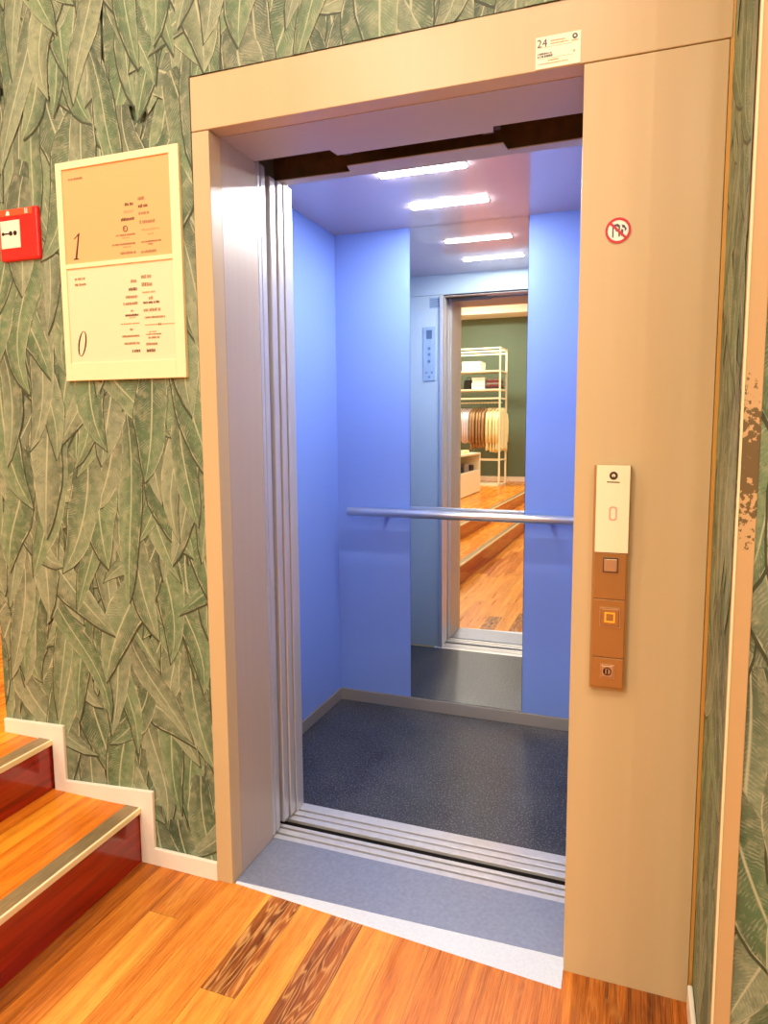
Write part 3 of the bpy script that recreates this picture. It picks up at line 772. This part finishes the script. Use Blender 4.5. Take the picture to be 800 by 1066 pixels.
def hanger_bm():
    bm = bmesh.new()
    hook = [(0, .014 * math.sin(a), .0 + .014 * math.cos(a) - .002) for a in [math.radians(x) for x in range(-100, 181, 28)]]
    path_tube(bm, hook, .0022, 6); path_tube(bm, [hook[-1], (0, 0, -.03), (0, 0, -.075)], .0022, 6)
    path_tube(bm, [(0, 0, -.07), (0, .19, -.155)], .004, 6); path_tube(bm, [(0, 0, -.07), (0, -.19, -.155)], .004, 6)
    return bm
kinds = [('coat', 'yellowcloth', .80, 'cream yellow coat', .055)] * 4 + [('jacket', 'tan', .74, 'tan jacket', .045)] * 5 + [('shirt', 'shirt', .62, 'pale lilac shirt', .036)] * 5
ordn = ['nearest the rack post', 'second from the rack post', 'third from the rack post', 'fourth from the rack post', 'fifth along']
cnt = {}; xpos = [.030, .120, .185, .245, .320, .375, .430, .485, .540, .595, .645, .690, .735, .780]
proto = {}
words = {'coat': ['hanging outermost by the rack post', 'hanging second from the rack post', 'hanging third from the rack post', 'hanging next to the tan jackets'],
         'jacket': ['next to the cream coats', 'second after the cream coats', 'in the middle of the tan jackets', 'second before the pale shirts', 'next to the pale shirts'],
         'shirt': ['next to the tan jackets', 'second after the tan jackets', 'in the middle of the pale shirts', 'last but one on the rail', 'last on the rail by the white unit']}
for (kind, mm, h, desc, th), xx in zip(kinds, xpos):
    i = cnt.get(kind, 0); cnt[kind] = i + 1
    p = rloc(xx, RDp / 2, HZ + .0)
    t = thing('hung_' + kind, '%s on a hanger, %s' % (desc, words[kind][i]), kind, p, {'coat': 'cream coats on the rack', 'jacket': 'tan jackets on the rack', 'shirt': 'pale shirts on the rack'}[kind], rz=RT + (.14 if i == 0 and kind == 'coat' else rnd.uniform(-.03, .03)))
    hh = h + .05 + rnd.uniform(-.02, .04)
    obj('body', garment_bm(.42, hh, th, i + len(kind) * 3, .16 if kind == 'coat' else .04), mm, t, 0, True)
    for sg in (-1, 1): obj('sleeve', sleeve_bm(.42, hh, th * .8, sg, i), mm, t, 0, True)
    obj('hanger', hanger_bm(), 'darksteel', t, 0, True)

# things on the rack shelves
def rthing(name, d, m, label, cat, group=None, bevel=.004):
    b = thing(name, label, cat, rloc((d[0] + d[1]) / 2, (d[2] + d[3]) / 2, d[4]), group, rz=RT)
    return b
def local_box(w, dp, h): 
    bm = bmesh.new(); bx(bm, -w / 2, w / 2, -dp / 2, dp / 2, 0, h); return bm
def carton(x0, x1, z, h, label, group=None):
    t = thing('carton', label, 'box', rloc((x0 + x1) / 2, .2, z), group, rz=RT)
    obj('body', local_box(x1 - x0, .30, h * .72), 'box', t, .002)
    bm = bmesh.new(); bx(bm, -(x1 - x0) / 2 - .003, (x1 - x0) / 2 + .003, -.153, .153, h * .55, h); obj('lid', bm, 'box', t, .003)
carton(.38, .72, 2.3535, .165, 'white carton alone on the top shelf of the rack')
carton(.30, .54, 2.0335, .105, 'white carton at the bottom of the pair on the second shelf', 'cartons on the second shelf')
carton(.30, .53, 2.1400, .095, 'white carton on top of the pair on the second shelf', 'cartons on the second shelf')
t = thing('handbag', 'black leather bag beside the white cartons on the second shelf', 'bag', rloc(.64, .2, 2.0335), rz=RT)
bm = bmesh.new(); prism(bm, [(-.07, 0), (.07, 0), (.062, .14), (.04, .17), (-.04, .17), (-.062, .14)], 'y', -.10, .10); obj('body', bm, 'blackbag', t, .012)
bm = bmesh.new(); path_tube(bm, [(.04 * math.cos(a), 0, .165 + .06 * math.sin(a)) for a in [math.pi * i / 10 for i in range(11)]], .006, 8); obj('handle', bm, 'blackbag', t, 0, True)
def folded_bm(w, dp, h):
    bm = bmesh.new(); n = 14
    prof = [(-w / 2 + h * .4, 0), (w / 2, 0), (w / 2, h * .42), (w / 2, h), (-w / 2 + h * .4, h)] + [(-w / 2 + h * .4 - h * .5 * math.sin(math.pi * i / 6), h - h * i / 6) for i in range(1, 6)]
    prism(bm, prof, 'y', -dp / 2, dp / 2)
    return bm
fz = 2.0335
for i, (mm, desc) in enumerate((('darkcloth', 'dark folded knit at the bottom of the shelf stack'), ('redcloth', 'dark red folded knit above the bottom one of the shelf stack'), ('greycloth', 'grey folded knit in the middle of the shelf stack'), ('redcloth', 'dark red folded knit below the top one of the shelf stack'), ('greycloth', 'grey folded knit on top of the shelf stack'))):
    t = tag(obj('folded_knit', folded_bm(.25 - .004 * i, .28, .036), mm, None, .006), desc, 'clothing', 'folded knits on the second shelf'); t.location = rloc(.155, .19, fz); t.rotation_euler.z = RT; fz += .0365
# white display unit
BXF, BY0, BY1, BZT = -1.19, -5.93, -4.30, .965
t = thing('display_unit', 'white display counter with an open niche standing on the platform, in the mirror', 'cabinet', (BXF - .25, -5.1, S2))
def ub(name, d, m='rack', bevel=.002): return box(name, d, m, t, bevel)
ub('top', (BXF - .55, BXF, BY0, BY1, BZT - .028, BZT)); ub('niche_floor', (BXF - .55, BXF - .004, BY0 + .03, BY1 - .03, .665, .690))
ub('side_panel', (BXF - .55, BXF, BY0, BY0 + .03, S2, BZT - .029)); ub('side_panel', (BXF - .55, BXF, BY1 - .03, BY1, S2, BZT - .029))
ub('front_panel', (BXF - .02, BXF - .002, BY0 + .031, BY1 - .031, S2 + .012, .664)); ub('back_panel', (BXF - .55, BXF - .53, BY0 + .031, BY1 - .031, S2, BZT - .029), 'darkcloth')
# on and in the unit
q = tag(obj('folded_shirt', folded_bm(.30, .34, .05), 'yellowcloth', None, .008), 'cream folded garment lying on top of the white counter', 'clothing'); q.location = (BXF - .22, -5.30, BZT + .0005)
bm = bmesh.new(); bx(bm, .06, .10, -.05, .01, .0505, .053); o = obj('price_tag', bm, 'tag', None); o.parent = q; o['label'] = 'small green tag'
q = tag(obj('folded_shirt', folded_bm(.30, .34, .06), 'shirt', None, .008), 'pale folded garment on the white counter nearer the opening', 'clothing'); q.location = (BXF - .22, -4.85, BZT + .0005)
for i, (y, mm, lab) in enumerate(((-5.62, 'darkcloth', 'dark folded garment deepest in the counter niche'), (-5.30, 'greycloth', 'grey folded garment in the counter niche'), (-5.0, 'darkcloth', 'dark folded garment in the middle of the counter niche'), (-4.70, 'greycloth', 'grey folded garment in the counter niche by the opening'))):
    q = tag(obj('niche_garment', folded_bm(.24, .24, .09 + .03 * (i % 2)), mm, None, .012), lab, 'clothing', 'garments in the counter niche'); q.location = (BXF - .18, y, .6905)

# ------------------------------------------------------------------ lights
def area(name, loc, size, power, col, rot=(0, 0, 0), spread=math.pi):
    l = bpy.data.lights.new(name, 'AREA'); l.shape = 'DISK'; l.size = size; l.energy = power; l.color = col; l.spread = spread
    o = bpy.data.objects.new(name, l); C.objects.link(o); o.location = loc; o.rotation_euler = rot; return o
WARM = (1., .96, .85)
for n, (x, y, pw) in enumerate(((-.4, -1.2, 22), (.7, -1.9, 22), (2.2, -1.6, 17), (-2.4, -2.2, 30), (-.6, -4.2, 60), (1.8, -4.2, 40), (-1.6, -6.6, 75), (-3.2, -5.6, 50), (.6, -6.8, 50))):
    area('shop_downlight', (x, y, ZCEIL - .02), .30, pw, WARM)
area('shop_downlight', (-2.2, .6, ZCEIL - .02), .3, 25, WARM)
def spot(name, loc, tgt, power, ang, blend=.3, size=.03, col=WARM):
    l = bpy.data.lights.new(name, 'SPOT'); l.energy = power; l.spot_size = math.radians(ang); l.spot_blend = blend; l.shadow_soft_size = size; l.color = col
    o = bpy.data.objects.new(name, l); C.objects.link(o); o.location = loc
    o.rotation_euler = (Vector(tgt) - Vector(loc)).to_track_quat('-Z', 'Y').to_euler(); return o
spot('track_spot', (.55, -.55, ZCEIL - .05), (1.12, 0, .8), 25, 46, .5, .02)
spot('track_spot', (-.2, -2.6, ZCEIL - .05), (-.2, 0, 1.4), 100, 60, .8, .06)
spot('track_spot', (2.06, -1.9, ZCEIL - .05), (1.1, 0, 1.0), 42, 46, .8, .012)

w = bpy.data.worlds.new('world'); SC.world = w; w.use_nodes = True
w.node_tree.nodes['Background'].inputs['Color'].default_value = (*lin((255, 236, 206)), 1)
w.node_tree.nodes['Background'].inputs['Strength'].default_value = .15

# ------------------------------------------------------------------ camera
cam = bpy.data.cameras.new('camera'); co = bpy.data.objects.new('camera', cam); C.objects.link(co)
yaw, pitch, roll = .32047, -.10084, -.0008
f = Vector((-math.sin(yaw) * math.cos(pitch), math.cos(yaw) * math.cos(pitch), math.sin(pitch)))
r0 = f.cross(Vector((0, 0, 1))).normalized(); u0 = r0.cross(f)
r1 = r0 * math.cos(roll) + u0 * math.sin(roll); u1 = -r0 * math.sin(roll) + u0 * math.cos(roll)
mw = Matrix((r1, u1, -f)).transposed().to_4x4(); mw.translation = (1.1272, -1.48277, 1.32382)
co.matrix_world = mw
cam.sensor_fit = 'HORIZONTAL'; cam.sensor_width = 36.; cam.lens = 665.192 / 800 * 36
cam.shift_x = -38.81 / 800; cam.shift_y = -18.23 / 800
cam.clip_start = .02; cam.clip_end = 60
SC.camera = co
SC.view_settings.view_transform = 'Standard'; SC.view_settings.look = 'None'
SC.view_settings.gamma = 1.; SC.view_settings.use_curve_mapping = False
SC.view_settings.exposure = 0.
SC.cycles.max_bounces = 10; SC.cycles.glossy_bounces = 6; SC.cycles.diffuse_bounces = 6
SC.cycles.use_denoising = True
SC.cycles.sample_clamp_indirect = 6.
